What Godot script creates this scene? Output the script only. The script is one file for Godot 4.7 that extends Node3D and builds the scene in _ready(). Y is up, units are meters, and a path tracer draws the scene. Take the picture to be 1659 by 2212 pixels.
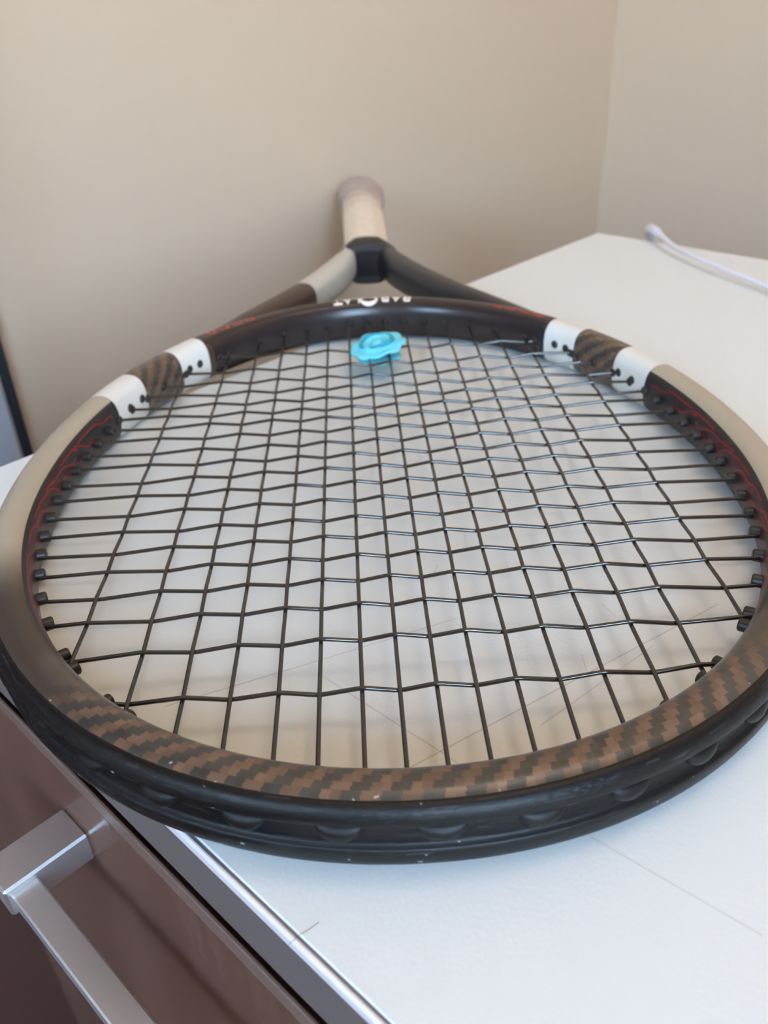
extends Node3D
# World: x runs along the front of the chest, z towards the room, y = 0 is the top of the chest. Racket axes: X across, Y from tip to handle, Z up (mm, string plane Z = 0).

const MAINS := [-105.5, -84.19, -68.55, -54.53, -40.66, -28.68, -16.34, -5.39, 5.46, 16.83, 28.86, 41.21, 54.63, 68.92, 83.41, 104.5]
const CROSSES := [0.0, 21.82, 38.85, 53.27, 67.13, 80.23, 93.11, 106.85, 120.14, 132.86, 145.54, 158.02, 170.77, 183.74, 194.47, 206.41, 219.26, 233.23, 248.98, 270.38]
const HW := 8.37
const HH := 11.88
const LEFT_X := -0.515
const REAR_Z := -0.970
const RIGHT_X := 1.90
const FRONT_Z := 2.30
const FLOOR_Y := -0.80
const CEIL_Y := 1.98
const WIN_1 := [0.78, 1.62, 0.05, 1.80]   # right wall: along z, sill, head
const ADDED_WIN_2 := [0.00, 0.72, 0.65, 1.65]   # added fill-light window, front wall: along x, sill, head

var rng := RandomNumberGenerator.new()
var M := {}


# ---------------------------------------------------------------- mesh building
class MB:
	var v := PackedVector3Array()
	var n := PackedVector3Array()
	var uv := PackedVector2Array()
	var ix := PackedInt32Array()

	# rows of points; wrap_j closes each row, wrap_i joins the last row to the first (duplicated for uv)
	func grid(rows: Array, uvs: Array, wrap_j := false, wrap_i := false, inside = null) -> void:
		var ni: int = rows.size()
		var nj: int = rows[0].size()
		var base := v.size()
		var sign_sum := 0.0
		var nn := PackedVector3Array()
		for i in ni:
			var row: PackedVector3Array = rows[i]
			var ia := i - 1
			var ib := i + 1
			if wrap_i:
				if ia < 0: ia = ni - 2
				if ib > ni - 1: ib = 1
			ia = maxi(ia, 0)
			ib = mini(ib, ni - 1)
			var ra: PackedVector3Array = rows[ia]
			var rb: PackedVector3Array = rows[ib]
			var cen := Vector3.ZERO
			if inside == null:
				for q in row: cen += q
				cen /= nj
			else:
				cen = inside
			for j in nj:
				var ja := j - 1
				var jb := j + 1
				if wrap_j:
					if ja < 0: ja = nj - 2
					if jb > nj - 1: jb = 1
				ja = maxi(ja, 0)
				jb = mini(jb, nj - 1)
				var du := rb[j] - ra[j]
				var dv := row[jb] - row[ja]
				if du.length_squared() < 1e-16:
					du = rows[mini(i + 1, ni - 1)][mini(j + 1, nj - 1)] - rows[maxi(i - 1, 0)][mini(j + 1, nj - 1)]
				var q := du.cross(dv)
				if q.length_squared() < 1e-24:
					q = (row[j] - cen)
					if nn.size() > 0: q = nn[nn.size() - 1]
				q = q.normalized()
				nn.append(q)
				sign_sum += q.dot(row[j] - cen)
		var s := 1.0 if sign_sum >= 0.0 else -1.0
		for i in ni:
			for j in nj:
				v.append(rows[i][j])
				n.append(nn[i * nj + j] * s)
				uv.append(uvs[i][j] if uvs.size() > 0 else Vector2(float(i) / ni, float(j) / nj))
		for i in ni - 1:
			for j in nj - 1:
				var a := base + i * nj + j
				var b := a + nj
				if s > 0.0:
					ix.append_array(PackedInt32Array([a, a + 1, b, a + 1, b + 1, b]))
				else:
					ix.append_array(PackedInt32Array([a, b, a + 1, a + 1, b, b + 1]))

	func tri(a: Vector3, b: Vector3, c: Vector3, inside: Vector3) -> void:
		var q := (b - a).cross(c - a)
		if q.length_squared() < 1e-20: return
		q = q.normalized()
		var base := v.size()
		if q.dot((a + b + c) / 3.0 - inside) > 0.0:
			v.append_array(PackedVector3Array([a, c, b]))
		else:
			q = -q
			v.append_array(PackedVector3Array([a, b, c]))
		for k in 3: n.append(q)
		var ax := q.abs()
		for k in 3:
			var w := v[base + k]
			uv.append(Vector2(w.x, w.z) if ax.y >= ax.x and ax.y >= ax.z else Vector2(w.z, w.y) if ax.x >= ax.z else Vector2(w.x, w.y))
		ix.append_array(PackedInt32Array([base, base + 1, base + 2]))

	func quad(a: Vector3, b: Vector3, c: Vector3, d: Vector3, inside: Vector3) -> void:
		tri(a, b, c, inside)
		tri(a, c, d, inside)

	func fan(ring: PackedVector3Array, inside: Vector3) -> void:
		var cen := Vector3.ZERO
		for q in ring: cen += q
		cen /= ring.size()
		for k in ring.size() - 1: tri(cen, ring[k], ring[k + 1], inside)

	# a box from lo to hi with chamfered edges
	func box(lo: Vector3, hi: Vector3, ch := 0.0) -> void:
		var c := (lo + hi) / 2.0
		var h := (hi - lo) / 2.0
		var P := func(sx: int, sy: int, sz: int, axis: int) -> Vector3:
			var w := Vector3(h.x - ch, h.y - ch, h.z - ch)
			w[axis] = h[axis]
			return c + w * Vector3(sx, sy, sz)
		for axis in 3:
			for s in [-1, 1]:
				var q := []
				for k in [[-1, -1], [1, -1], [1, 1], [-1, 1]]:
					var sg := [0, 0, 0]
					sg[axis] = s
					sg[(axis + 1) % 3] = k[0]
					sg[(axis + 2) % 3] = k[1]
					q.append(P.call(sg[0], sg[1], sg[2], axis))
				quad(q[0], q[1], q[2], q[3], c)
		if ch <= 0.0: return
		for axis in 3:
			var b := (axis + 1) % 3
			var d := (axis + 2) % 3
			for s in [[-1, -1], [1, -1], [1, 1], [-1, 1]]:
				var q := []
				for k in [[-1, b], [1, b], [1, d], [-1, d]]:
					var sg := [0, 0, 0]
					sg[axis] = k[0]
					sg[b] = s[0]
					sg[d] = s[1]
					q.append(P.call(sg[0], sg[1], sg[2], k[1]))
				quad(q[0], q[1], q[2], q[3], c)
		for sx in [-1, 1]:
			for sy in [-1, 1]:
				for sz in [-1, 1]:
					tri(P.call(sx, sy, sz, 0), P.call(sx, sy, sz, 1), P.call(sx, sy, sz, 2), c)

	# a round tube along points, radius fixed or one per point
	func tube(pts: PackedVector3Array, rad, sides := 10, caps := true) -> void:
		var rows := []
		var uvs := []
		var up := Vector3.UP
		var along := 0.0
		for i in pts.size():
			var d := (pts[mini(i + 1, pts.size() - 1)] - pts[maxi(i - 1, 0)]).normalized()
			if absf(d.dot(up)) > 0.95: up = Vector3.RIGHT if absf(d.x) < 0.9 else Vector3.BACK
			var a := d.cross(up).normalized()
			up = a.cross(d).normalized()
			var r: float = rad if rad is float else rad[i]
			var row := PackedVector3Array()
			var ru := []
			if i > 0: along += pts[i].distance_to(pts[i - 1])
			for k in sides + 1:
				var t := TAU * k / sides
				row.append(pts[i] + (a * cos(t) + up * sin(t)) * r)
				ru.append(Vector2(along, float(k) / sides))
			rows.append(row)
			uvs.append(ru)
		grid(rows, uvs, true)
		if caps:
			fan(rows[0], pts[1])
			fan(rows[rows.size() - 1], pts[pts.size() - 2])

	func mesh() -> ArrayMesh:
		var a := []
		a.resize(Mesh.ARRAY_MAX)
		a[Mesh.ARRAY_VERTEX] = v
		a[Mesh.ARRAY_NORMAL] = n
		a[Mesh.ARRAY_TEX_UV] = uv
		a[Mesh.ARRAY_INDEX] = ix
		var m := ArrayMesh.new()
		m.add_surface_from_arrays(Mesh.PRIMITIVE_TRIANGLES, a)
		return m


func part(called: String, mb: MB, mat: Material, parent: Node, label := "") -> MeshInstance3D:
	var o := MeshInstance3D.new()
	o.name = called
	o.mesh = mb.mesh()
	o.material_override = mat
	o.cast_shadow = GeometryInstance3D.SHADOW_CASTING_SETTING_ON
	if label: o.set_meta("label", label)
	parent.add_child(o, true)
	return o


func thing(called: String, label: String, category: String, at := Vector3.ZERO, turn := 0.0, group := "") -> Node3D:
	var o := Node3D.new()
	o.name = called
	o.position = at
	o.rotation.y = turn
	o.set_meta("label", label)
	o.set_meta("category", category)
	if group: o.set_meta("group", group)
	add_child(o, true)
	return o


func struct(called: String, mb: MB, mat: Material, label: String, category: String) -> MeshInstance3D:
	var o := part(called, mb, mat, self, label)
	o.set_meta("kind", "structure")
	o.set_meta("category", category)
	return o


func mat(c: Color, rough: float, metal := 0.0) -> StandardMaterial3D:
	var m := StandardMaterial3D.new()
	m.albedo_color = c
	m.roughness = rough
	m.metallic = metal
	return m


func noise_tex(freq: float, size: int, as_normal: bool, strength := 1.0, oct := 3, sd := 1, ramp: Gradient = null) -> NoiseTexture2D:
	var f := FastNoiseLite.new()
	f.seed = sd
	f.noise_type = FastNoiseLite.TYPE_SIMPLEX_SMOOTH
	f.frequency = freq
	f.fractal_octaves = oct
	var t := NoiseTexture2D.new()
	t.width = size
	t.height = size
	t.seamless = true
	t.noise = f
	t.as_normal_map = as_normal
	t.bump_strength = strength
	if ramp: t.color_ramp = ramp
	return t


func ramp(a: Color, b: Color) -> Gradient:
	var g := Gradient.new()
	g.set_color(0, a)
	g.set_color(1, b)
	return g


# ---------------------------------------------------------------- racket geometry
func R(x: float, y: float, z: float) -> Vector3:   # racket mm to the racket node's metres
	return Vector3(x, z + 12.0, -y) * 0.001


func spow(x: float, e: float) -> float:
	return signf(x) * pow(absf(x), e)


func rim(t: float) -> Vector2:
	var e := 2.0 / 2.054
	return Vector2(145.6 * spow(cos(t), e) * (1.0 - 0.074 * sin(t)) - 0.88, 184.33 * spow(sin(t), e) + 139.76)


func rim_out(t: float) -> Vector2:
	var d := (rim(t + 0.02) - rim(t - 0.02)).normalized()
	return Vector2(d.y, -d.x)


var sec := []       # section: unit (r, z) pairs and the share of the perimeter
func make_section() -> void:
	var k := 40
	var pts := []
	for i in k + 1:
		var a := TAU * i / k
		pts.append(Vector2(spow(cos(a), 2.0 / 2.6), spow(sin(a), 2.0 / 2.6)))
	var along := [0.0]
	for i in k:
		along.append(along[i] + Vector2((pts[i + 1].x - pts[i].x) * HW, (pts[i + 1].y - pts[i].y) * HH).length())
	for i in k + 1:
		sec.append([pts[i], along[i] / along[k]])


func rim_piece(t0: float, t1: float, swell := 0.0, caps := true, cap := 6.0, u0 := 0.0, u1 := 1.0) -> MB:
	var m := MB.new()
	var steps := maxi(4, int(absf(t1 - t0) / deg_to_rad(1.0)))
	var rows := []
	var uvs := []
	for i in steps + 1:
		var f := float(i) / steps
		var t := lerpf(t0, t1, f)
		var c := rim(t)
		var o := rim_out(t)
		var row := PackedVector3Array()
		var ru := []
		for s in sec:
			var r: float = minf(s[0].x * (HW + swell), cap if absf(wrapf(t + PI / 2, -PI, PI)) < deg_to_rad(66.5) else 99.0)
			row.append(R(c.x + o.x * r, c.y + o.y * r, s[0].y * (HH + swell * 0.3)))
			ru.append(Vector2(lerpf(u0, u1, f), s[1]))
		rows.append(row)
		uvs.append(ru)
	m.grid(rows, uvs, true)
	if caps:
		m.fan(rows[0], rows[1][0].lerp(rows[1][20], 0.5))
		m.fan(rows[steps], rows[steps - 1][0].lerp(rows[steps - 1][20], 0.5))
	return m


# profile of (r, z) swept along the rim
func rim_profile(t0: float, t1: float, prof: Array, fade := 0.0) -> MB:
	var m := MB.new()
	var steps := maxi(4, int(absf(t1 - t0) / deg_to_rad(1.0)))
	var rows := []
	var uvs := []
	for i in steps + 1:
		var f := float(i) / steps
		var t := lerpf(t0, t1, f)
		var c := rim(t)
		var o := rim_out(t)
		var k := 1.0
		if fade > 0.0: k = smoothstep(0.0, fade, f) * smoothstep(0.0, fade, 1.0 - f)
		var row := PackedVector3Array()
		var ru := []
		for j in prof.size():
			var q: Vector2 = prof[j]
			var r := q.x - (1.0 - k) * 1.6
			row.append(R(c.x + o.x * r, c.y + o.y * r, q.y))
			ru.append(Vector2(f, float(j) / (prof.size() - 1)))
		rows.append(row)
		uvs.append(ru)
	m.grid(rows, uvs, true)
	m.fan(rows[0], rows[2][0])
	m.fan(rows[steps], rows[steps - 2][0])
	return m


func inner_hit_main(x: float, far: bool) -> Vector2:   # where a main string meets the inside of the rim
	var best := Vector2.ZERO
	var bd := 1e9
	for k in 1440:
		var t := TAU * k / 1440.0
		if (sin(t) > 0.0) != far: continue
		var q := rim(t) - rim_out(t) * (HW * 0.97)
		if absf(q.x - x) < bd:
			bd = absf(q.x - x)
			best = Vector2(t, q.y)
	return best


func inner_hit_cross(y: float, right: bool) -> Vector2:
	var best := Vector2.ZERO
	var bd := 1e9
	for k in 1440:
		var t := TAU * k / 1440.0
		if (cos(t) > 0.0) != right: continue
		var q := rim(t) - rim_out(t) * (HW * 0.97)
		if absf(q.y - y) < bd:
			bd = absf(q.y - y)
			best = Vector2(t, q.x)
	return best


func bow(c: int, x: float) -> float:
	var w := x / 95.0
	if c == 0: return -0.5 + 1.3 * w * w
	if c < 10: return 0.75 - 1.5 * w * w
	return 0.0


# ---------------------------------------------------------------- painted print on the racket
func disc(im: Image, p: Vector2, r: float, c: Color) -> void:
	for y in range(maxi(0, int(p.y - r - 1)), mini(im.get_height(), int(p.y + r + 2))):
		for x in range(maxi(0, int(p.x - r - 1)), mini(im.get_width(), int(p.x + r + 2))):
			var d := Vector2(x + 0.5, y + 0.5).distance_to(p)
			var a := clampf(r - d + 0.5, 0.0, 1.0) * c.a
			if a > 0.0: im.set_pixel(x, y, im.get_pixel(x, y).lerp(Color(c.r, c.g, c.b), a))


func stroke(im: Image, pts: Array, r: float, c: Color) -> void:
	for k in pts.size() - 1:
		var a: Vector2 = pts[k]
		var b: Vector2 = pts[k + 1]
		var steps := maxi(1, int(a.distance_to(b) / maxf(r * 0.6, 0.5)))
		for s in steps + 1: disc(im, a.lerp(b, float(s) / steps), r, c)


func carbon_image() -> Image:
	var w := 2048
	var h := 256
	var im := Image.create(w, h, false, Image.FORMAT_RGB8)
	var brown := Color(0.39, 0.295, 0.23)
	var dark := Color(0.205, 0.198, 0.182)
	var plain := Color(0.26, 0.215, 0.18)
	var len_mm := 250.0
	var per_mm := 66.0
	var tone := {}
	for x in w:
		var u := len_mm * x / w
		var edge := smoothstep(8.0, 34.0, minf(u, len_mm - u))
		for y in h:
			var q := per_mm * y / h
			# tow boundaries waver a little
			var j := int(floor(q / 2.3 + 0.03 * sin(u * 2.7)))
			var i := int(floor((u + 0.25 * sin(q * 2.73)) / 2.33))
			var key := i * 64 + j
			if not tone.has(key): tone[key] = rng.randf_range(0.88, 1.12)
			var k: float = tone[key]
			var c := dark if posmod(i - j, 4) < 2 else brown
			c = Color(c.r * k, c.g * k, c.b * k)
			im.set_pixel(x, y, plain.lerp(c, edge))
	# chips and scuffs of the paint on the outer shoulder
	for k in 46:
		var p := Vector2(rng.randf_range(100, w - 100), rng.randf_range(0.10, 0.2) * h)
		var l := rng.randf_range(1.0, 9.0)
		stroke(im, [p, p + Vector2(l, rng.randf_range(-1.5, 1.5))], rng.randf_range(0.5, 0.9), Color(0.75, 0.7, 0.66, 0.75))
	return im


# sides: u 0 at the white band, 1 towards the tip
func side_image(seed_: int) -> Image:
	var w := 1024
	var h := 256
	var im := Image.create(w, h, false, Image.FORMAT_RGB8)
	var silver := Color(0.66, 0.615, 0.54)
	var black := Color(0.13, 0.12, 0.125)
	var tail := Color(0.26, 0.215, 0.18)
	var maroon := Color(0.24, 0.095, 0.115)
	for x in w:
		var u := float(x) / w
		var fade := smoothstep(0.60, 0.82, u)
		for y in h:
			var q := float(y) / h
			var c := black
			if q < 0.345 or q > 0.93:
				c = silver.lerp(tail, fade)
			elif q < 0.37:
				c = black
			else:
				c = black.lerp(maroon, smoothstep(0.1, 0.5, u) * smoothstep(0.66, 0.5, q) * 0.85).lerp(tail, smoothstep(0.8, 1.0, u) * 0.5)
			im.set_pixel(x, y, c)
	# red line drawing on the inner face
	var red := Color(0.56, 0.10, 0.13, 0.75)
	var r := RandomNumberGenerator.new()
	r.seed = seed_
	for k in 9:
		var u0 := 0.03 + 0.1 * k
		var pts := []
		var v0 := 0.385 + 0.012 * (k % 3)
		for s in 22:
			var f := s / 21.0
			var uu := u0 + 0.17 * f - 0.05 * sin(f * PI)
			var vv := v0 + 0.12 * (1.0 - pow(absf(2.0 * f - 0.5), 1.5)) * (0.4 + 0.3 * (k % 2))
			pts.append(Vector2(uu * w, clampf(vv + 0.012 * sin(f * 14.0 + k), 0.388, 0.56) * h))
		stroke(im, pts, 1.4, red)
	for k in 26:
		var p := Vector2(r.randf_range(0.05, 0.98) * w, r.randf_range(0.39, 0.52) * h)
		stroke(im, [p, p + Vector2(r.randf_range(8, 26), r.randf_range(-6, 6))], 1.3, Color(0.55, 0.1, 0.13, 0.6))
	return im


# letters as strokes in a cell of 1 x 1 (y down)
const GLYPH := {
	"B": [[[0.1, 0], [0.1, 1], [0.7, 1], [0.9, 0.85], [0.9, 0.65], [0.7, 0.5], [0.1, 0.5]], [[0.7, 0.5], [0.85, 0.38], [0.85, 0.12], [0.7, 0], [0.1, 0]]],
	"A": [[[0, 1], [0.5, 0], [1, 1]], [[0.2, 0.68], [0.8, 0.68]]],
	"L": [[[0.1, 0], [0.1, 1], [0.85, 1]]],
	"T": [[[0, 0], [1, 0]], [[0.5, 0], [0.5, 1]]],
}


# yoke: u 0 at the right white band, 1 at the left one
func yoke_image() -> Image:
	var w := 2048
	var h := 256
	var im := Image.create(w, h, false, Image.FORMAT_RGB8)
	im.fill(Color(0.165, 0.135, 0.135))
	for x in w:
		var u := float(x) / w
		var k := smoothstep(0.72, 0.95, u) * 0.5
		for y in h:
			var q := float(y) / h
			if q < 0.3 and k > 0.0: im.set_pixel(x, y, Color(0.165, 0.135, 0.135).lerp(Color(0.27, 0.20, 0.17), k))
	# red lettering on both shoulders, too worn to read: slanted strokes
	for s in [[0.03, 0.17, 0.236], [0.83, 0.97, 0.236]]:
		var u: float = s[0]
		var k := 0
		while u < s[1]:
			var v0: float = s[2]
			stroke(im, [Vector2(u * w, (v0 - 0.034) * h), Vector2((u + 0.006) * w, (v0 + 0.034) * h)], 3.2, Color(0.80, 0.17, 0.17))
			if k % 3 != 1: stroke(im, [Vector2(u * w, (v0 - 0.034) * h), Vector2((u + 0.012) * w, (v0 - 0.034) * h)], 2.6, Color(0.80, 0.17, 0.17))
			if k % 2 == 0: stroke(im, [Vector2((u + 0.006) * w, (v0 + 0.034) * h), Vector2((u + 0.016) * w, (v0 + 0.034) * h)], 2.6, Color(0.80, 0.17, 0.17))
			u += 0.0185
			k += 1
	# the word in white capitals, read from the handle: u grows to the left, letter tops face the strings
	var white := Color(0.93, 0.9, 0.88)
	var mm := w / 217.0
	var word := "BABOLAT"
	var at := [-20.5, -14.0, -7.5, 2.0, 9.5, 14.5, 20.5]
	var mid := 0.5 * w
	for k in 7:
		var cx: float = mid + (at[k] + 0.5) * mm
		var ch := word[k]
		if ch == "O":
			var pts := []
			for i in 41:
				var a := TAU * i / 40.0
				pts.append(Vector2(cx + cos(a) * 4.6 * mm, (0.262 + 0.068 * sin(a)) * h))
			stroke(im, pts, 6.5, white)
			continue
		var wide := 4.6 * mm
		for line in GLYPH[ch]:
			var pts := []
			for q in line: pts.append(Vector2(cx + (q[0] - 0.5) * wide, (0.303 - 0.088 * q[1]) * h))
			stroke(im, pts, 4.2, white)
	return im


# black plastic of the guard with scuffs that run along it
func guard_image() -> Image:
	var w := 2048
	var h := 128
	var im := Image.create(w, h, false, Image.FORMAT_RGB8)
	im.fill(Color(0.062, 0.058, 0.062))
	for k in 420:
		var p := Vector2(rng.randf() * w, rng.randf_range(0.05, 0.85) * h)
		stroke(im, [p, p + Vector2(rng.randf_range(3, 40), rng.randf_range(-1.0, 1.0))], rng.randf_range(0.4, 0.9), Color(0.27, 0.25, 0.25, rng.randf_range(0.1, 0.4)))
	for k in 26:
		var p := Vector2(rng.randf_range(0.2, 0.8) * w, rng.randf_range(0.05, 0.8) * h)
		stroke(im, [p, p + Vector2(rng.randf_range(0.5, 5), 0.4)], rng.randf_range(0.5, 1.0), Color(0.62, 0.63, 0.63, 0.8))
	return im


func tex(im: Image) -> ImageTexture:
	return ImageTexture.create_from_image(im)


func desk_image() -> Image:   # faint scratches in the laminate; 0.62 x 0.60 m
	var n := 2048
	var im := Image.create(n, n, false, Image.FORMAT_RGB8)
	im.fill(Color(1, 1, 1))
	var px := n / 0.62
	var marks := [[-60.8, 46.4, -44.0, 9.8, 0.22], [-44.0, 9.8, -19.5, -45.2, 0.16], [-35.6, 5.4, 20.4, 4.5, 0.18], [11.8, 14.4, 43.7, -109.0, 0.22], [61.3, 1.0, 103.7, -1.9, 0.11], [30.0, -22.5, 37.5, -75.0, 0.14]]
	for m in marks:
		stroke(im, [Vector2((m[0] + 254.0) * 0.001 * px, (m[1] + 522.0) * 0.001 * px), Vector2((m[2] + 254.0) * 0.001 * px, (m[3] + 522.0) * 0.001 * px)], 0.45, Color(0.45, 0.4, 0.36, m[4]))
	for k in 40:
		var p := Vector2(rng.randf() * n, rng.randf() * n)
		stroke(im, [p, p + Vector2(rng.randf_range(-30, 30), rng.randf_range(-30, 30))], 0.4, Color(0.6, 0.56, 0.52, 0.2))
	return im


func wood_image() -> Image:
	var n := 512
	var im := Image.create(n, n, false, Image.FORMAT_RGB8)
	var f := FastNoiseLite.new()
	f.seed = 5
	f.frequency = 0.012
	f.fractal_octaves = 4
	for x in n:
		for y in n:
			# grain runs down the drawer front
			var g := f.get_noise_2d(x * 1.2, y * 0.10) * 0.5 + 0.5
			var fine := f.get_noise_2d(x * 8.0 + 300.0, y * 0.3) * 0.5 + 0.5
			var k := clampf(0.5 + 0.75 * (g - 0.5) + 0.35 * (fine - 0.5), 0.0, 1.0)
			im.set_pixel(x, y, Color(0.36, 0.25, 0.215).lerp(Color(0.48, 0.37, 0.325), k))
	return im


# ---------------------------------------------------------------- the scene
func _ready() -> void:
	rng.seed = 7
	# camera
	var cam := Camera3D.new()
	cam.name = "camera"
	var attr := CameraAttributesPhysical.new()
	attr.frustum_focal_length = 19.855
	attr.frustum_focus_distance = 0.262
	attr.frustum_near = 0.01
	attr.frustum_far = 60.0
	attr.exposure_aperture = 10.0
	cam.attributes = attr
	cam.fov = rad_to_deg(2.0 * atan(1106.0 / 1830.0))
	cam.near = 0.01
	cam.far = 60.0
	cam.transform = Transform3D(Basis(Vector3(0.727604, -0.039433, -0.684863), Vector3(-0.337727, 0.848387, -0.407651), Vector3(0.597104, 0.527905, 0.603973)), Vector3(0.123013, 0.185533, 0.135215))
	cam.current = true
	add_child(cam)
	# sky, exposure
	var sm := ProceduralSkyMaterial.new()
	sm.sky_top_color = Color(0.60, 0.77, 0.95)
	sm.sky_horizon_color = Color(0.79, 0.875, 0.945)
	sm.sky_curve = 0.25
	sm.ground_bottom_color = Color(0.35, 0.36, 0.36)
	sm.ground_horizon_color = Color(0.55, 0.58, 0.6)
	sm.sky_energy_multiplier = 1.0
	sm.ground_energy_multiplier = 1.0
	sm.energy_multiplier = 42.0
	var sky := Sky.new()
	sky.sky_material = sm
	var env := Environment.new()
	env.background_mode = Environment.BG_SKY
	env.sky = sky
	env.tonemap_mode = Environment.TONE_MAPPER_LINEAR
	env.tonemap_exposure = 1.0
	env.sdfgi_enabled = true
	env.ssao_enabled = true
	env.ssil_enabled = true
	var we := WorldEnvironment.new()
	we.name = "world_environment"
	we.environment = env
	add_child(we)

	make_materials()
	room()
	ceiling_lamp()
	chest()
	make_section()
	racket()
	damper()
	cable()
	hair()


func make_materials() -> void:
	var wall := mat(Color(0.81, 0.725, 0.63), 0.85)
	wall.normal_enabled = true
	wall.normal_texture = noise_tex(0.03, 512, true, 2.0, 4, 3)
	wall.normal_scale = 0.12
	wall.uv1_triplanar = true
	wall.uv1_world_triplanar = true
	wall.uv1_scale = Vector3(5, 5, 5)
	M.wall = wall
	M.ceiling = mat(Color(0.88, 0.84, 0.78), 0.9)
	var fl := mat(Color(0.36, 0.20, 0.14), 1.0)
	fl.metallic_specular = 0.2
	M.floor = fl
	var desk := mat(Color(0.86, 0.875, 0.868), 0.42)
	desk.albedo_texture = tex(desk_image())
	desk.texture_repeat = false
	desk.normal_enabled = true
	M.desk = desk
	M.lip = mat(Color(0.88, 0.85, 0.86), 0.35)
	M.groove = mat(Color(0.42, 0.42, 0.44), 0.7)
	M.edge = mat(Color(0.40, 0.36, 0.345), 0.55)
	M.gap = mat(Color(0.1, 0.085, 0.08), 0.8)
	M.carcass = mat(Color(0.32, 0.255, 0.23), 0.6)
	var wood := mat(Color(1, 1, 1), 0.22)
	wood.albedo_texture = tex(wood_image())
	wood.metallic_specular = 0.3
	wood.uv1_scale = Vector3(2.2, 2.2, 2.2)
	M.wood = wood
	M.drawer_edge = mat(Color(0.46, 0.37, 0.33), 0.35)
	M.steel = mat(Color(0.92, 0.94, 0.95), 0.42, 1.0)
	M.door = mat(Color(0.62, 0.63, 0.66), 0.5)
	M.leaf = mat(Color(0.36, 0.245, 0.215), 0.45)
	M.seal = mat(Color(0.13, 0.15, 0.18), 0.6)
	M.white_frame = mat(Color(0.88, 0.88, 0.87), 0.4)
	var glass := mat(Color(1, 1, 1, 0.04), 0.02)
	glass.transparency = BaseMaterial3D.TRANSPARENCY_ALPHA
	M.glass = glass
	# racket
	var carbon := mat(Color(1, 1, 1), 0.34)
	carbon.albedo_texture = tex(carbon_image())
	carbon.clearcoat_enabled = true
	carbon.clearcoat = 0.5
	carbon.clearcoat_roughness = 0.22
	M.carbon = carbon
	var side := mat(Color(1, 1, 1), 0.4)
	side.albedo_texture = tex(side_image(11))
	M.side = side
	var yoke := mat(Color(1, 1, 1), 0.27)
	yoke.albedo_texture = tex(yoke_image())
	M.yoke = yoke
	M.white = mat(Color(0.86, 0.85, 0.82), 0.38)
	var bump := mat(Color(1, 1, 1), 0.42)
	bump.albedo_texture = tex(guard_image())
	bump.metallic_specular = 0.4
	bump.normal_enabled = true
	bump.normal_texture = noise_tex(0.09, 1024, true, 3.0, 4, 9)
	bump.normal_scale = 0.35
	M.bumper = bump
	M.grommet = mat(Color(0.12, 0.11, 0.11), 0.42)
	M.string = mat(Color(0.145, 0.13, 0.12), 0.08)
	M.string.metallic_specular = 0.66
	M.shaft_light = mat(Color(0.74, 0.72, 0.67), 0.36)
	M.shaft_dark = mat(Color(0.14, 0.145, 0.16), 0.3)
	M.shaft_brown = mat(Color(0.27, 0.20, 0.17), 0.34)
	M.throat = mat(Color(0.13, 0.10, 0.11), 0.3)
	M.rubber = mat(Color(0.19, 0.175, 0.17), 0.6)
	var grip := mat(Color(1, 1, 1), 0.8)
	grip.albedo_texture = grip_texture()
	grip.rim_enabled = true
	grip.rim = 0.2
	M.grip = grip
	var blue := mat(Color(0.40, 0.80, 0.86), 0.5)
	blue.subsurf_scatter_enabled = true
	blue.subsurf_scatter_strength = 0.25
	M.blue = blue
	M.blue_dark = mat(Color(0.13, 0.58, 0.68), 0.5)
	M.cable = mat(Color(0.86, 0.85, 0.88), 0.4)
	M.hair = mat(Color(0.34, 0.3, 0.28), 0.5)


func grip_texture() -> ImageTexture:
	var w := 256
	var h := 64
	var im := Image.create(w, h, false, Image.FORMAT_RGB8)
	var f := FastNoiseLite.new()
	f.seed = 21
	f.frequency = 0.03
	for x in w:
		var u := float(x) / w
		for y in h:
			var d := smoothstep(0.45, 0.95, u + 0.18 * f.get_noise_2d(x * 1.5, y * 2.0))
			var k := 1.0 + 0.06 * f.get_noise_2d(x * 4.0, y * 4.0)
			var c := Color(0.86, 0.795, 0.705).lerp(Color(0.62, 0.56, 0.515), d)
			im.set_pixel(x, y, Color(c.r * k, c.g * k, c.b * k))
	return tex(im)


func slab(lo: Vector3, hi: Vector3, ch := 0.0) -> MB:
	var m := MB.new()
	m.box(lo, hi, ch)
	return m


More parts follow.
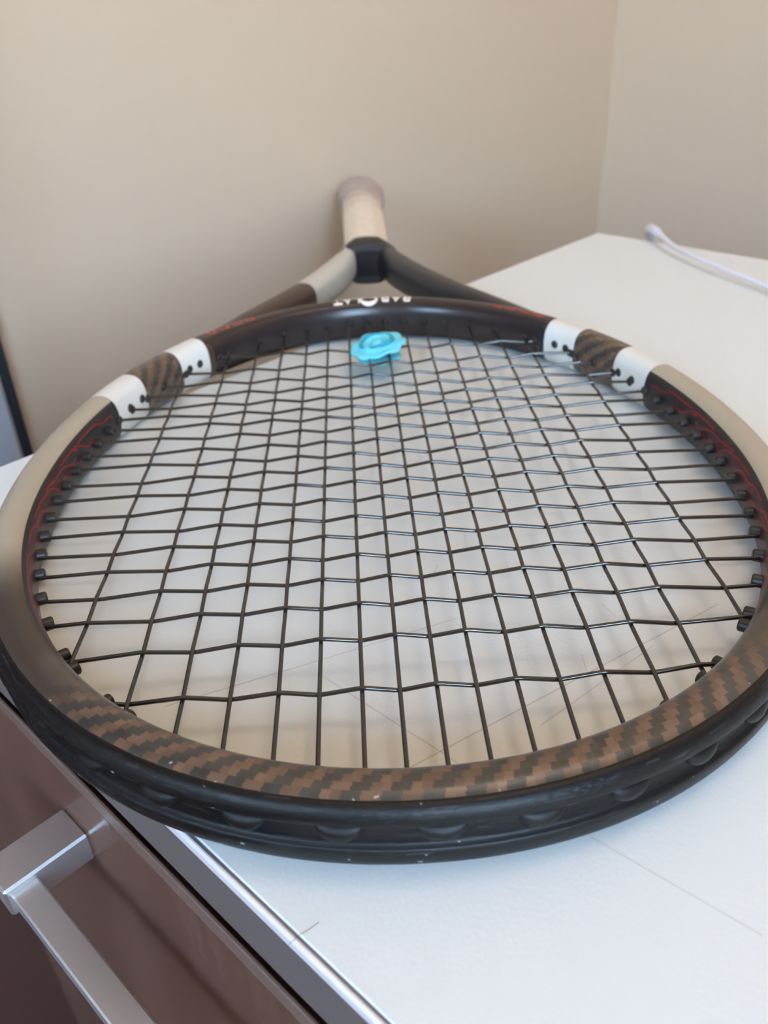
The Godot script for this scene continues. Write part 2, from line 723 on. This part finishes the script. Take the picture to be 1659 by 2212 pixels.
func room() -> void:
	var t := 0.12
	struct("wall_left", slab(Vector3(LEFT_X - t, FLOOR_Y, REAR_Z - t), Vector3(LEFT_X, CEIL_Y, FRONT_Z + t)), M.wall, "beige plaster wall behind the racket handle, on the left", "wall")
	struct("wall_rear", slab(Vector3(LEFT_X, FLOOR_Y, REAR_Z - t), Vector3(RIGHT_X + t, CEIL_Y, REAR_Z)), M.wall, "beige plaster wall beyond the far edge of the chest, on the right", "wall")
	struct("floor", slab(Vector3(LEFT_X - t, FLOOR_Y - t, REAR_Z - t), Vector3(RIGHT_X + t, FLOOR_Y, FRONT_Z + t)), M.floor, "brown floor under the chest of drawers", "floor")
	struct("ceiling", slab(Vector3(LEFT_X - t, CEIL_Y, REAR_Z - t), Vector3(RIGHT_X + t, CEIL_Y + t, FRONT_Z + t)), M.ceiling, "off white ceiling of the room", "ceiling")
	# right wall and front wall, both behind the camera; the front window is added for fill light
	opening("wall_right", "window_1", true, WIN_1, "beige wall with a tall window, behind the camera on the right", "white framed window in the right wall behind the camera")
	opening("wall_front", "window_2", false, ADDED_WIN_2, "beige wall with an added high window, behind the camera on the left", "added unseen high window in the wall facing the chest, for fill light")
	# grey door against the left wall: its near edge shows at the left border
	var d := struct("door_1", slab(Vector3(LEFT_X, FLOOR_Y, -0.020), Vector3(LEFT_X + 0.020, 1.20, 0.70), 0.002), M.leaf, "dark reddish wooden door with a grey casing at the left border, past the corner of the chest", "door")
	var ca := MB.new()
	ca.box(Vector3(LEFT_X, FLOOR_Y, -0.088), Vector3(LEFT_X + 0.030, 1.27, -0.020), 0.003)
	ca.box(Vector3(LEFT_X, FLOOR_Y, 0.70), Vector3(LEFT_X + 0.030, 1.27, 0.77), 0.003)
	ca.box(Vector3(LEFT_X, 1.20, -0.020), Vector3(LEFT_X + 0.030, 1.27, 0.70), 0.003)
	part("door_casing", ca, M.door, d, "grey casing of the door")
	part("door_seal", slab(Vector3(LEFT_X, FLOOR_Y, -0.0965), Vector3(LEFT_X + 0.026, 1.25, -0.088)), M.seal, d, "dark edge of the door")


# a wall with a window opening; w = [from, to, sill, head] along z (right wall) or x (front wall)
func opening(wall_name: String, win_name: String, right: bool, w: Array, wall_label: String, win_label: String) -> void:
	var t := 0.12
	var face := RIGHT_X if right else FRONT_Z
	var a0 := REAR_Z if right else LEFT_X
	var a1 := FRONT_Z if right else RIGHT_X + t
	var V := func(along: float, y: float, out: float) -> Vector3: return Vector3(face + out, y, along) if right else Vector3(along, y, face + out)
	var m := MB.new()
	m.box(V.call(a0, FLOOR_Y, 0.0), V.call(w[0], CEIL_Y, t))
	m.box(V.call(w[1], FLOOR_Y, 0.0), V.call(a1, CEIL_Y, t))
	m.box(V.call(w[0], FLOOR_Y, 0.0), V.call(w[1], w[2], t))
	m.box(V.call(w[0], w[3], 0.0), V.call(w[1], CEIL_Y, t))
	struct(wall_name, m, M.wall, wall_label, "wall")
	var fr := MB.new()
	var mid: float = (w[0] + w[1]) / 2.0
	fr.box(V.call(w[0], w[2], 0.03), V.call(w[1], w[2] + 0.05, 0.09), 0.004)
	fr.box(V.call(w[0], w[3] - 0.05, 0.03), V.call(w[1], w[3], 0.09), 0.004)
	fr.box(V.call(w[0], w[2] + 0.05, 0.03), V.call(w[0] + 0.05, w[3] - 0.05, 0.09), 0.004)
	fr.box(V.call(w[1] - 0.05, w[2] + 0.05, 0.03), V.call(w[1], w[3] - 0.05, 0.09), 0.004)
	fr.box(V.call(mid - 0.03, w[2] + 0.05, 0.03), V.call(mid + 0.03, w[3] - 0.05, 0.09), 0.004)
	var win := struct(win_name, fr, M.white_frame, win_label, "window")
	part("pane", slab(V.call(w[0] + 0.05, w[2] + 0.05, 0.058), V.call(mid - 0.03, w[3] - 0.05, 0.062)), M.glass, win)
	part("pane", slab(V.call(mid + 0.03, w[2] + 0.05, 0.058), V.call(w[1] - 0.05, w[3] - 0.05, 0.062)), M.glass, win)


func ceiling_lamp() -> void:
	var at := Vector3(0.16, CEIL_Y, -0.34)
	var o := thing("ceiling_lamp", "round warm white globe lamp hanging from the ceiling above the racket handle, outside the picture", "lamp", at)
	var b := MB.new()
	var base_rows := []
	for i in 33:
		var a := TAU * i / 32.0
		var row := PackedVector3Array()
		for q in [[0.001, 0.0], [0.09, 0.0], [0.09, -0.03], [0.001, -0.03]]: row.append(Vector3(cos(a) * q[0], q[1], sin(a) * q[0]))
		base_rows.append(row)
	b.grid(base_rows, [], false, true, Vector3(0, -0.015, 0))
	part("base", b, M.white_frame, o)
	var rod := MB.new()
	rod.tube(PackedVector3Array([Vector3(0, -0.02, 0), Vector3(0, -0.40, 0)]), 0.006, 12)
	part("rod", rod, M.white_frame, o)
	var g := MB.new()
	var rows := []
	for i in 33:
		var a := TAU * i / 32.0
		var row := PackedVector3Array()
		for k in 17:
			var p := PI * k / 16.0
			row.append(Vector3(cos(a) * sin(p) * 0.23 + 0.0001 * cos(a), -0.54 - cos(p) * 0.17, sin(a) * sin(p) * 0.23 + 0.0001 * sin(a)))
		rows.append(row)
	g.grid(rows, [], false, true, Vector3(0, -0.54, 0))
	var gm := mat(Color(1, 0.95, 0.88), 0.4)
	gm.emission_enabled = true
	gm.emission = Color(1.0, 0.93, 0.85)
	gm.emission_energy_multiplier = 1.2
	part("globe", g, gm, o)
	var l := OmniLight3D.new()
	l.name = "lamp_light"
	l.position = Vector3(0, -0.54, 0)
	l.light_color = Color(1.0, 0.93, 0.85)
	l.light_energy = 0.46
	l.light_size = 0.23
	l.omni_range = 8.0
	l.omni_attenuation = 2.0
	l.shadow_enabled = true
	o.add_child(l)


func chest() -> void:
	var x0 := -0.2545
	var x1 := 0.86
	var zf := 0.0724
	var zr := -0.520
	var o := thing("chest_of_drawers", "white topped chest of drawers with dark reddish wood fronts under the racket", "chest of drawers", Vector3(0, FLOOR_Y, 0))
	var up := Vector3(0, -FLOOR_Y, 0)
	var add := func(called: String, lo: Vector3, hi: Vector3, ch: float, m: Material, parent: Node, label := "") -> MeshInstance3D:
		return part(called, slab(lo + up, hi + up, ch), m, parent, label)
	# top panel: its sheet, a fine joint, the band along the front
	var top := MB.new()
	var dz := zf - 0.0020
	top.box(Vector3(x0, -0.024, zr) + up, Vector3(x1, 0.0, dz) + up, 0.0006)
	for k in top.v.size():
		top.uv[k] = Vector2((top.v[k].x - x0) / 0.62, (top.v[k].z - zr) / 0.62)
	# the sheet needs a coordinate of its own for its grain: the same texture space serves both
	M.desk.normal_texture = noise_tex(0.35, 1024, true, 2.0, 2, 4)
	M.desk.normal_scale = 0.06
	var tp := part("tabletop", top, M.desk, o)
	add.call("joint", Vector3(x0 + 0.001, -0.023, dz - 0.0002), Vector3(x1 - 0.001, -0.0004, dz + 0.0003), 0.0, M.groove, tp)
	add.call("lip", Vector3(x0, -0.0042, dz + 0.0002), Vector3(x1, -0.0001, zf), 0.0007, M.lip, tp, "thin white lip along the front edge")
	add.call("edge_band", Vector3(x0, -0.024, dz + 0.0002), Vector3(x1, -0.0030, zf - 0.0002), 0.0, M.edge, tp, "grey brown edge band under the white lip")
	# carcass
	var body := MB.new()
	body.box(Vector3(x0 + 0.001, FLOOR_Y + 0.06, zr + 0.002) + up, Vector3(x0 + 0.019, -0.024, zf - 0.021) + up, 0.001)
	body.box(Vector3(x1 - 0.019, FLOOR_Y + 0.06, zr + 0.002) + up, Vector3(x1 - 0.001, -0.024, zf - 0.021) + up, 0.001)
	body.box(Vector3(x0 + 0.019, FLOOR_Y + 0.06, zr + 0.002) + up, Vector3(x1 - 0.019, -0.024, zr + 0.008) + up)
	body.box(Vector3(x0 + 0.019, FLOOR_Y + 0.06, zr + 0.008) + up, Vector3(x1 - 0.019, FLOOR_Y + 0.078, zf - 0.021) + up)
	body.box(Vector3(0.294, FLOOR_Y + 0.078, zr + 0.008) + up, Vector3(0.312, -0.024, zf - 0.021) + up)
	part("carcass", body, M.carcass, o)
	add.call("front_rail", Vector3(x0 + 0.019, -0.040, zf - 0.030), Vector3(x1 - 0.019, -0.024, zf - 0.0045), 0.0, M.carcass, o, "dark gap under the top")
	var plinth := MB.new()
	plinth.box(Vector3(x0 + 0.02, FLOOR_Y, zr + 0.02) + up, Vector3(x1 - 0.02, FLOOR_Y + 0.06, zf - 0.06) + up, 0.002)
	part("plinth", plinth, M.gap, o)
	# two columns of three drawers
	var cols := [[x0 + 0.001, 0.300], [0.306, x1 - 0.001]]
	var tops := [-0.0325, -0.272, -0.512]
	for c in 2:
		for r in 3:
			var hi_y: float = tops[r]
			var lo_y: float = tops[r] - 0.235 if r < 2 else FLOOR_Y + 0.065
			var xa: float = cols[c][0]
			var xb: float = cols[c][1]
			var f := MB.new()
			f.box(Vector3(xa, lo_y, zf - 0.0205) + up, Vector3(xb, hi_y - 0.0065, zf - 0.0002) + up, 0.0004)
			var d := part("drawer", f, M.wood, o)
			add.call("top_edge", Vector3(xa, hi_y - 0.0066, zf - 0.0016), Vector3(xb, hi_y, zf - 0.0002), 0.0004, M.drawer_edge, d, "paler upper edge of the drawer front")
			var hx := (xa + xb) / 2.0 if c == 1 else 0.012
			var half := 0.124 if c == 0 else 0.124
			var hy := hi_y - 0.0335
			for s in [-1, 1]:
				var px: float = hx + s * (half - 0.0088)
				add.call("handle_post", Vector3(px - 0.0088, hy - 0.0133, zf - 0.0003), Vector3(px + 0.0088, hy, zf + 0.0312), 0.0009, M.steel, d, "brushed metal handle post")
			add.call("handle_bar", Vector3(hx - half + 0.0172, hy - 0.0108, zf + 0.0196), Vector3(hx + half - 0.0172, hy - 0.0032, zf + 0.0293), 0.0006, M.steel, d, "flat brushed metal handle bar")


func racket() -> void:
	var o := thing("tennis_racket", "brown, black and white tennis racket lying flat with dark strings and a cream grip", "tennis racket", Vector3.ZERO, deg_to_rad(46.0))
	var D := func(a: float) -> float: return deg_to_rad(a)
	# head: painted lengths of one hoop
	var mirror := func(m: MB) -> MB:
		return m
	part("carbon_tip", rim_piece(D.call(-135.0), D.call(-45.0), 0.0, false), M.carbon, o, "brown and dark grey carbon weave of the tip")
	part("painted_side", rim_piece(D.call(17.8), D.call(-45.0), 0.0, false), M.side, o, "side with a silver top, dark inner face and red line drawing")
	part("painted_side", rim_piece(D.call(162.2), D.call(225.0), 0.0, false), M.side, o, "side with a silver top, dark inner face and red line drawing")
	for s in [[17.8, 26.1], [36.7, 44.3], [135.7, 143.3], [153.9, 162.2]]:
		part("white_band", rim_piece(D.call(s[0]), D.call(s[1]), 0.25), M.white, o, "white painted band on the hoop")
	for s in [[26.1, 36.7], [143.3, 153.9]]:
		part("carbon_segment", rim_piece(D.call(s[0]), D.call(s[1]), 0.0, false, 6.0, 0.45, 0.56), M.carbon, o, "carbon weave between two white bands")
	part("yoke", rim_piece(D.call(44.3), D.call(135.7), 0.0, false), M.yoke, o, "black throat bridge with white capitals and worn red lettering")
	# bumper guard round the tip: two ridges with a channel between
	var prof := [Vector2(4.6, 10.6), Vector2(5.6, 11.0), Vector2(6.9, 10.4), Vector2(7.9, 9.2), Vector2(8.5, 7.6), Vector2(8.6, 6.2), Vector2(8.4, 5.4), Vector2(8.0, 5.0), Vector2(7.0, 4.8),
		Vector2(6.4, 4.2), Vector2(6.4, 1.0), Vector2(6.4, -2.2), Vector2(6.9, -3.0), Vector2(7.7, -3.3), Vector2(8.2, -3.8), Vector2(8.3, -5.2), Vector2(8.1, -7.4), Vector2(7.2, -9.8), Vector2(5.9, -11.4), Vector2(4.2, -11.9), Vector2(3.0, -10.5), Vector2(3.0, 9.5), Vector2(4.6, 10.6)]
	var guard := part("bumper_guard", rim_profile(D.call(-158.0), D.call(-22.0), prof, 0.06), M.bumper, o, "scuffed black plastic guard round the tip")
	for k in 12:
		var t := deg_to_rad(-97.4 + (k - 5) * 8.2)
		part("channel_bulge", bulge(t), M.bumper, guard)
	# strings
	var ends := []
	for i in 16:
		var a := inner_hit_main(MAINS[i], false)
		var b := inner_hit_main(MAINS[i], true)
		ends.append([a.x, 0.0])
		ends.append([b.x, 0.0])
		var pts := [Vector3(MAINS[i], a.y - 3.0, 0)]
		for c in 20:
			if CROSSES[c] < a.y + 4.0 or CROSSES[c] > b.y - 4.0: continue
			var z := -0.38 if (c + i) % 2 == 0 else 0.38
			var y: float = CROSSES[c] + bow(c, MAINS[i])
			pts.append(Vector3(MAINS[i], y - 1.3, z * 0.9))
			pts.append(Vector3(MAINS[i], y, z))
			pts.append(Vector3(MAINS[i], y + 1.3, z * 0.9))
		pts.append(Vector3(MAINS[i], b.y + 3.0, 0))
		part("main_string", string_tube(pts), M.string, o)
	for c in 20:
		var a := inner_hit_cross(CROSSES[c], false)
		var b := inner_hit_cross(CROSSES[c], true)
		ends.append([a.x, 0.0])
		ends.append([b.x, 0.0])
		var pts := [Vector3(a.y - 3.0, CROSSES[c] + bow(c, -118.0), 0)]
		for i in 16:
			if MAINS[i] < a.y + 3.0 or MAINS[i] > b.y - 3.0: continue
			var z := 0.82 if (c + i) % 2 == 0 else -0.82
			var y: float = CROSSES[c] + bow(c, MAINS[i])
			pts.append(Vector3(MAINS[i] - 1.6, y, z * 0.84))
			pts.append(Vector3(MAINS[i], y, z))
			pts.append(Vector3(MAINS[i] + 1.6, y, z * 0.84))
		pts.append(Vector3(b.y + 3.0, CROSSES[c] + bow(c, 118.0), 0))
		part("cross_string", string_tube(pts), M.string, o)
	for a in [41.5, 38.6, 24.6, 21.0]:
		ends.append([deg_to_rad(a), 1.6])
		ends.append([deg_to_rad(180.0 - a), 1.6])
	# grommets where the strings enter the hoop
	for e in ends:
		var t: float = e[0]
		var a := wrapf(rad_to_deg(t), -180.0, 180.0)
		var long := 1.5 if a > 15.0 and a < 165.0 else 3.9
		var c := rim(t)
		var q := rim_out(t)
		var inner := HW - 0.6
		var m := MB.new()
		var P := func(r: float) -> Vector3: return R(c.x - q.x * r, c.y - q.y * r, e[1])
		m.tube(PackedVector3Array([P.call(inner - 2.0), P.call(inner + long - 0.5), P.call(inner + long)]), PackedFloat32Array([0.0023, 0.0022, 0.0017]), 12)
		part("grommet", m, M.grommet, o)
	# tied off end of the string at the left side
	var kn := MB.new()
	var kc := Vector3(-130.0, 39.6, 1.0)
	kn.tube(PackedVector3Array([R(kc.x - 2.6, kc.y - 1.5, 0.5), R(kc.x - 0.5, kc.y - 2.2, 2.2), R(kc.x + 2.0, kc.y - 0.2, 2.2), R(kc.x + 1.2, kc.y + 2.0, 0.6), R(kc.x - 1.5, kc.y + 1.6, -0.8), R(kc.x - 2.8, kc.y - 0.6, 0.0)]), 0.0011, 8)
	kn.tube(PackedVector3Array([R(kc.x - 1.0, kc.y, 1.5), R(kc.x - 0.8, kc.y + 1.0, 4.2), R(kc.x - 1.6, kc.y + 1.6, 6.2)]), 0.0007, 8)
	kn.tube(PackedVector3Array([R(kc.x + 0.5, kc.y, 1.5), R(kc.x + 2.2, kc.y + 0.8, 3.8)]), 0.0007, 8)
	part("string_knot", kn, M.grommet, o, "black tied-off string end")
	# throat: two shafts, the dark web between them, collar, grip
	for s in [-1, 1]:
		var cl := [Vector3(99, 268, 0), Vector3(72, 317, 0), Vector3(46.5, 361, 0), Vector3(27.2, 405, 0), Vector3(15.4, 440, 0), Vector3(13.6, 452, 0)]
		var pts := []
		for k in 41:
			pts.append(spline(cl, k / 40.0))
		if s < 0:
			shaft_part(o, pts, -1, 0, 17, M.shaft_brown, "brown lower length of the left shaft")
			shaft_part(o, pts, -1, 17, 40, M.shaft_light, "pale silver upper length of the left shaft")
		else:
			shaft_part(o, pts, 1, 0, 40, M.shaft_dark, "dark slate shaft")
	var web := MB.new()
	var wr := []
	for y in [442.0, 446.0, 456.0, 474.0]:
		var row := PackedVector3Array()
		var w := 11.5 if y < 450.0 else 12.5
		var hh := 9.0 if y < 444.0 else 10.4
		for k in 25:
			var a := TAU * k / 24.0
			row.append(R(spow(cos(a), 0.55) * w - 0.9, y, spow(sin(a), 0.55) * hh))
		wr.append(row)
	web.grid(wr, [], true)
	web.fan(wr[0], R(0, 456, 0))
	part("throat_web", web, M.throat, o, "dark web between the shafts")
	part("collar", handle_piece([[443.0, 20.0, 13.6], [444.5, 22.2, 15.2], [453.0, 22.4, 15.8], [460.0, 21.2, 15.5], [464.0, 18.0, 14.6]], false), M.rubber, o, "dark rubber collar")
	var g := []
	for k in 120:
		var f := k / 119.0
		var y := lerpf(461.0, 672.0, f)
		var flare := smoothstep(0.80, 0.95, f)
		g.append([y, 16.9 + 0.9 * f + 4.6 * flare, 14.4 + 0.5 * f + 3.6 * flare])
	g.append([675.0, 21.0, 17.0])
	g.append([676.5, 18.5, 14.8])
	var gp := part("grip", handle_piece(g, true), M.grip, o, "cream wound grip, soiled towards the butt")
	part("butt_cap", handle_piece([[676.0, 16.5, 14.4], [678.0, 15.5, 13.6], [679.0, 12.0, 10.4]], false), M.rubber, gp)


func spline(p: Array, f: float) -> Vector3:
	var n := p.size() - 1
	var x := f * n
	var i := mini(int(x), n - 1)
	var u := x - i
	var a: Vector3 = p[maxi(i - 1, 0)]
	var b: Vector3 = p[i]
	var c: Vector3 = p[i + 1]
	var d: Vector3 = p[mini(i + 2, n)]
	return b.cubic_interpolate(c, a, d, u)


func shaft_part(o: Node, pts: Array, s: int, k0: int, k1: int, m: Material, label: String) -> void:
	var mb := MB.new()
	var rows := []
	for k in range(k0, k1 + 1):
		var p: Vector3 = pts[k]
		var d: Vector3 = (pts[mini(k + 1, 40)] - pts[maxi(k - 1, 0)]).normalized()
		var f := k / 40.0
		var w := lerpf(7.6, 9.2, smoothstep(0.1, 0.5, f)) - 4.0 * smoothstep(0.62, 0.95, f)
		var h := lerpf(10.8, 11.4, f)
		var row := PackedVector3Array()
		for j in 29:
			var a := TAU * j / 28.0
			var r := spow(cos(a), 0.72) * w
			row.append(R(s * (p.x + d.y * r) - 0.9, p.y - d.x * r, spow(sin(a), 0.72) * h))
		rows.append(row)
	mb.grid(rows, [], true)
	mb.fan(rows[0], rows[1][0].lerp(rows[1][14], 0.5))
	mb.fan(rows[rows.size() - 1], rows[rows.size() - 2][0].lerp(rows[rows.size() - 2][14], 0.5))
	part("shaft", mb, m, o, label)


# octagonal handle pieces: rows of [y, half width, half height]
func handle_piece(rows_in: Array, wound: bool) -> MB:
	var mb := MB.new()
	var rows := []
	var uvs := []
	var n := 64
	for i in rows_in.size():
		var q: Array = rows_in[i]
		var row := PackedVector3Array()
		var ru := []
		for k in n + 1:
			var a := TAU * k / n
			var w := wrapf(a + PI / 8, 0.0, PI / 4) - PI / 8
			var r := lerpf(1.0 / cos(w), 1.04, 0.45) * 0.985
			if wound:
				var ph := fposmod(q[0] / 21.0 + a / TAU, 1.0)
				r += 0.028 * (smoothstep(0.0, 0.06, ph) - ph * 0.35) - 0.02
			row.append(R(cos(a) * q[1] * r - 0.4, q[0], sin(a) * q[2] * r))
			ru.append(Vector2(clampf((q[0] - 461.0) / 216.0, 0.01, 0.99), float(k) / n))
		rows.append(row)
		uvs.append(ru)
	mb.grid(rows, uvs, true)
	mb.fan(rows[0], rows[1][0].lerp(rows[1][n / 2], 0.5))
	mb.fan(rows[rows.size() - 1], rows[rows.size() - 2][0].lerp(rows[rows.size() - 2][n / 2], 0.5))
	return mb


func string_tube(pts: Array) -> MB:
	var m := MB.new()
	var out := PackedVector3Array()
	for q in pts: out.append(R(q.x, q.y, q.z))
	m.tube(out, 0.00070, 16)
	return m


# a half-moon of plastic over a string loop, hanging from the upper ridge into the channel
func bulge(t: float) -> MB:
	var m := MB.new()
	var rows := []
	for i in 25:
		var a := PI * i / 24.0
		var row := PackedVector3Array()
		for k in 13:
			var b := PI * k / 12.0
			var along := cos(a) * 6.2
			var out := sin(a) * sin(b) * 2.9
			var z := 5.0 - sin(a) * 6.4 * (0.5 - 0.5 * cos(b))
			var tt := t + along / 168.0
			var c := rim(tt)
			var o := rim_out(tt)
			row.append(R(c.x + o.x * (6.3 + out), c.y + o.y * (6.3 + out), z))
		rows.append(row)
	var c0 := rim(t)
	var o0 := rim_out(t)
	m.grid(rows, [], false, false, R(c0.x + o0.x * 5.0, c0.y + o0.y * 5.0, 2.0))
	return m


func damper() -> void:
	var turn := Transform3D(Basis(Vector3.UP, deg_to_rad(46.0)), Vector3.ZERO)
	var at := turn * R(-0.5, 268.5, 0.0)
	var o := thing("vibration_damper", "turquoise rubber vibration damper clipped on the strings below the throat bridge", "damper", at, deg_to_rad(46.0))
	var tilt := Basis(Vector3(0, 0, 1), deg_to_rad(9.0)) * Basis(Vector3(1, 0, 0), deg_to_rad(6.0))
	# ruffled button above the strings
	var up := MB.new()
	var rows := []
	var prof := [[0.02, 5.6], [0.16, 5.4], [0.24, 3.4], [0.32, 3.2], [0.40, 5.2], [0.52, 5.9], [0.62, 5.2], [0.68, 3.7], [0.76, 3.3], [0.90, 3.5], [1.00, 3.2], [1.04, 2.5], [1.0, 1.7], [0.8, 1.1], [0.4, 0.9], [0.02, 0.9]]
	for i in 73:
		var a := TAU * i / 72.0
		var row := PackedVector3Array()
		for q in prof:
			var ruff: float = 1.0 + 0.045 * q[0] * q[0] * sin(a * 9.0 + 0.6) + 0.03 * q[0] * sin(a * 3.0 + 1.0)
			var y: float = q[1] + (0.45 * sin(a * 6.0) * q[0] * q[0] if q[1] > 1.2 else 0.0)
			row.append(tilt * Vector3(cos(a) * 15.2 * q[0] * ruff, y + 0.6, sin(a) * 14.2 * q[0] * ruff) * 0.001)
		rows.append(row)
	up.grid(rows, [], false, true, Vector3(0, 0.003, 0))
	part("button", up, M.blue, o)
	# curled ring lying on the button
	var coil := MB.new()
	var pts := PackedVector3Array()
	for i in 41:
		var a := TAU * i / 40.0 * 1.15 + 0.8
		pts.append(tilt * Vector3(cos(a) * (8.6 + 0.5 * sin(a * 3)) + 0.4, 5.6 + 0.5 * sin(a * 2.0), sin(a) * 7.6) * 0.001)
	coil.tube(pts, 0.0013, 10)
	part("raised_ring", coil, M.blue_dark, o, "darker turquoise ring")
	# lower plate under the strings and the stem between
	var low := MB.new()
	var lr := []
	for i in 49:
		var a := TAU * i / 48.0
		var row := PackedVector3Array()
		for q in [[0.02, -1.2], [0.8, -1.3], [1.0, -2.0], [0.97, -3.2], [0.6, -3.9], [0.02, -4.0]]:
			var ruff: float = 1.0 + 0.06 * q[0] * sin(a * 6.0)
			row.append(Vector3(cos(a) * 12.5 * q[0] * ruff, q[1], sin(a) * 14.0 * q[0] * ruff + 2.0) * 0.001)
		lr.append(row)
	low.grid(lr, [], false, true, Vector3(0, -0.0025, 0.002))
	part("lower_plate", low, M.blue, o)
	var stem := MB.new()
	stem.tube(PackedVector3Array([Vector3(0.0006, -0.0018, 0.004), Vector3(0.0006, 0.0024, 0.004)]), 0.0036, 16)
	part("stem", stem, M.blue, o)


func cable() -> void:
	var o := thing("white_cable", "thin white cable coming over the far edge of the chest", "cable", Vector3(-0.20, 0.0, -0.515))
	var w := [Vector3(-0.222, -0.060, -0.590), Vector3(-0.219, -0.020, -0.556), Vector3(-0.2135, 0.004, -0.533), Vector3(-0.2055, 0.0095, -0.5205), Vector3(-0.192, 0.0092, -0.5085), Vector3(-0.173, 0.0072, -0.492), Vector3(-0.149, 0.0066, -0.476), Vector3(-0.117, 0.0062, -0.459), Vector3(-0.088, 0.0052, -0.446), Vector3(-0.060, 0.0042, -0.432), Vector3(-0.02, 0.0032, -0.408), Vector3(0.04, 0.0024, -0.385), Vector3(0.12, 0.0024, -0.372), Vector3(0.19, 0.0024, -0.378), Vector3(0.25, 0.0026, -0.395), Vector3(0.295, 0.0032, -0.42), Vector3(0.325, 0.0042, -0.445)]
	var base := Vector3(-0.20, 0.0, -0.515)
	var pts := PackedVector3Array()
	for k in 161: pts.append(spline(w, k / 160.0) - base)
	var m := MB.new()
	m.tube(pts, 0.0020, 10)
	part("cord", m, M.cable, o)
	var sl := MB.new()
	var sp := PackedVector3Array()
	var sr := PackedFloat32Array()
	for k in 15:
		var f := k / 14.0
		sp.append(spline(w, lerpf(0.15, 0.33, f) * 12.0 / 16.0) - base)
		sr.append(lerpf(0.0042, 0.0034, f) if f < 0.9 else 0.0026)
	sl.tube(sp, sr, 14)
	var end := MB.new()
	end.tube(PackedVector3Array([Vector3(0.321, 0.0042, -0.4417) - base, Vector3(0.325, 0.0044, -0.445) - base, Vector3(0.343, 0.0044, -0.460) - base, Vector3(0.344, 0.0044, -0.4608) - base]), PackedFloat32Array([0.0026, 0.0043, 0.0043, 0.0036]), 16)
	part("plug", end, M.cable, o)
	part("sleeve", sl, M.cable, o, "thicker white sleeve at the cable's end")


func hair() -> void:
	var h := MB.new()
	h.tube(PackedVector3Array([Vector3(0, 0.0001, 0.0), Vector3(0.0002, 0.0003, -0.003), Vector3(0.0009, 0.0002, -0.006), Vector3(0.0012, 0.0001, -0.0085)]), 0.00006, 6)
	var o := part("hair", h, M.hair, self, "short dark hair lying across the front edge of the white top")
	o.position = Vector3(0.0248, 0.0, 0.0735)
	o.set_meta("category", "hair")
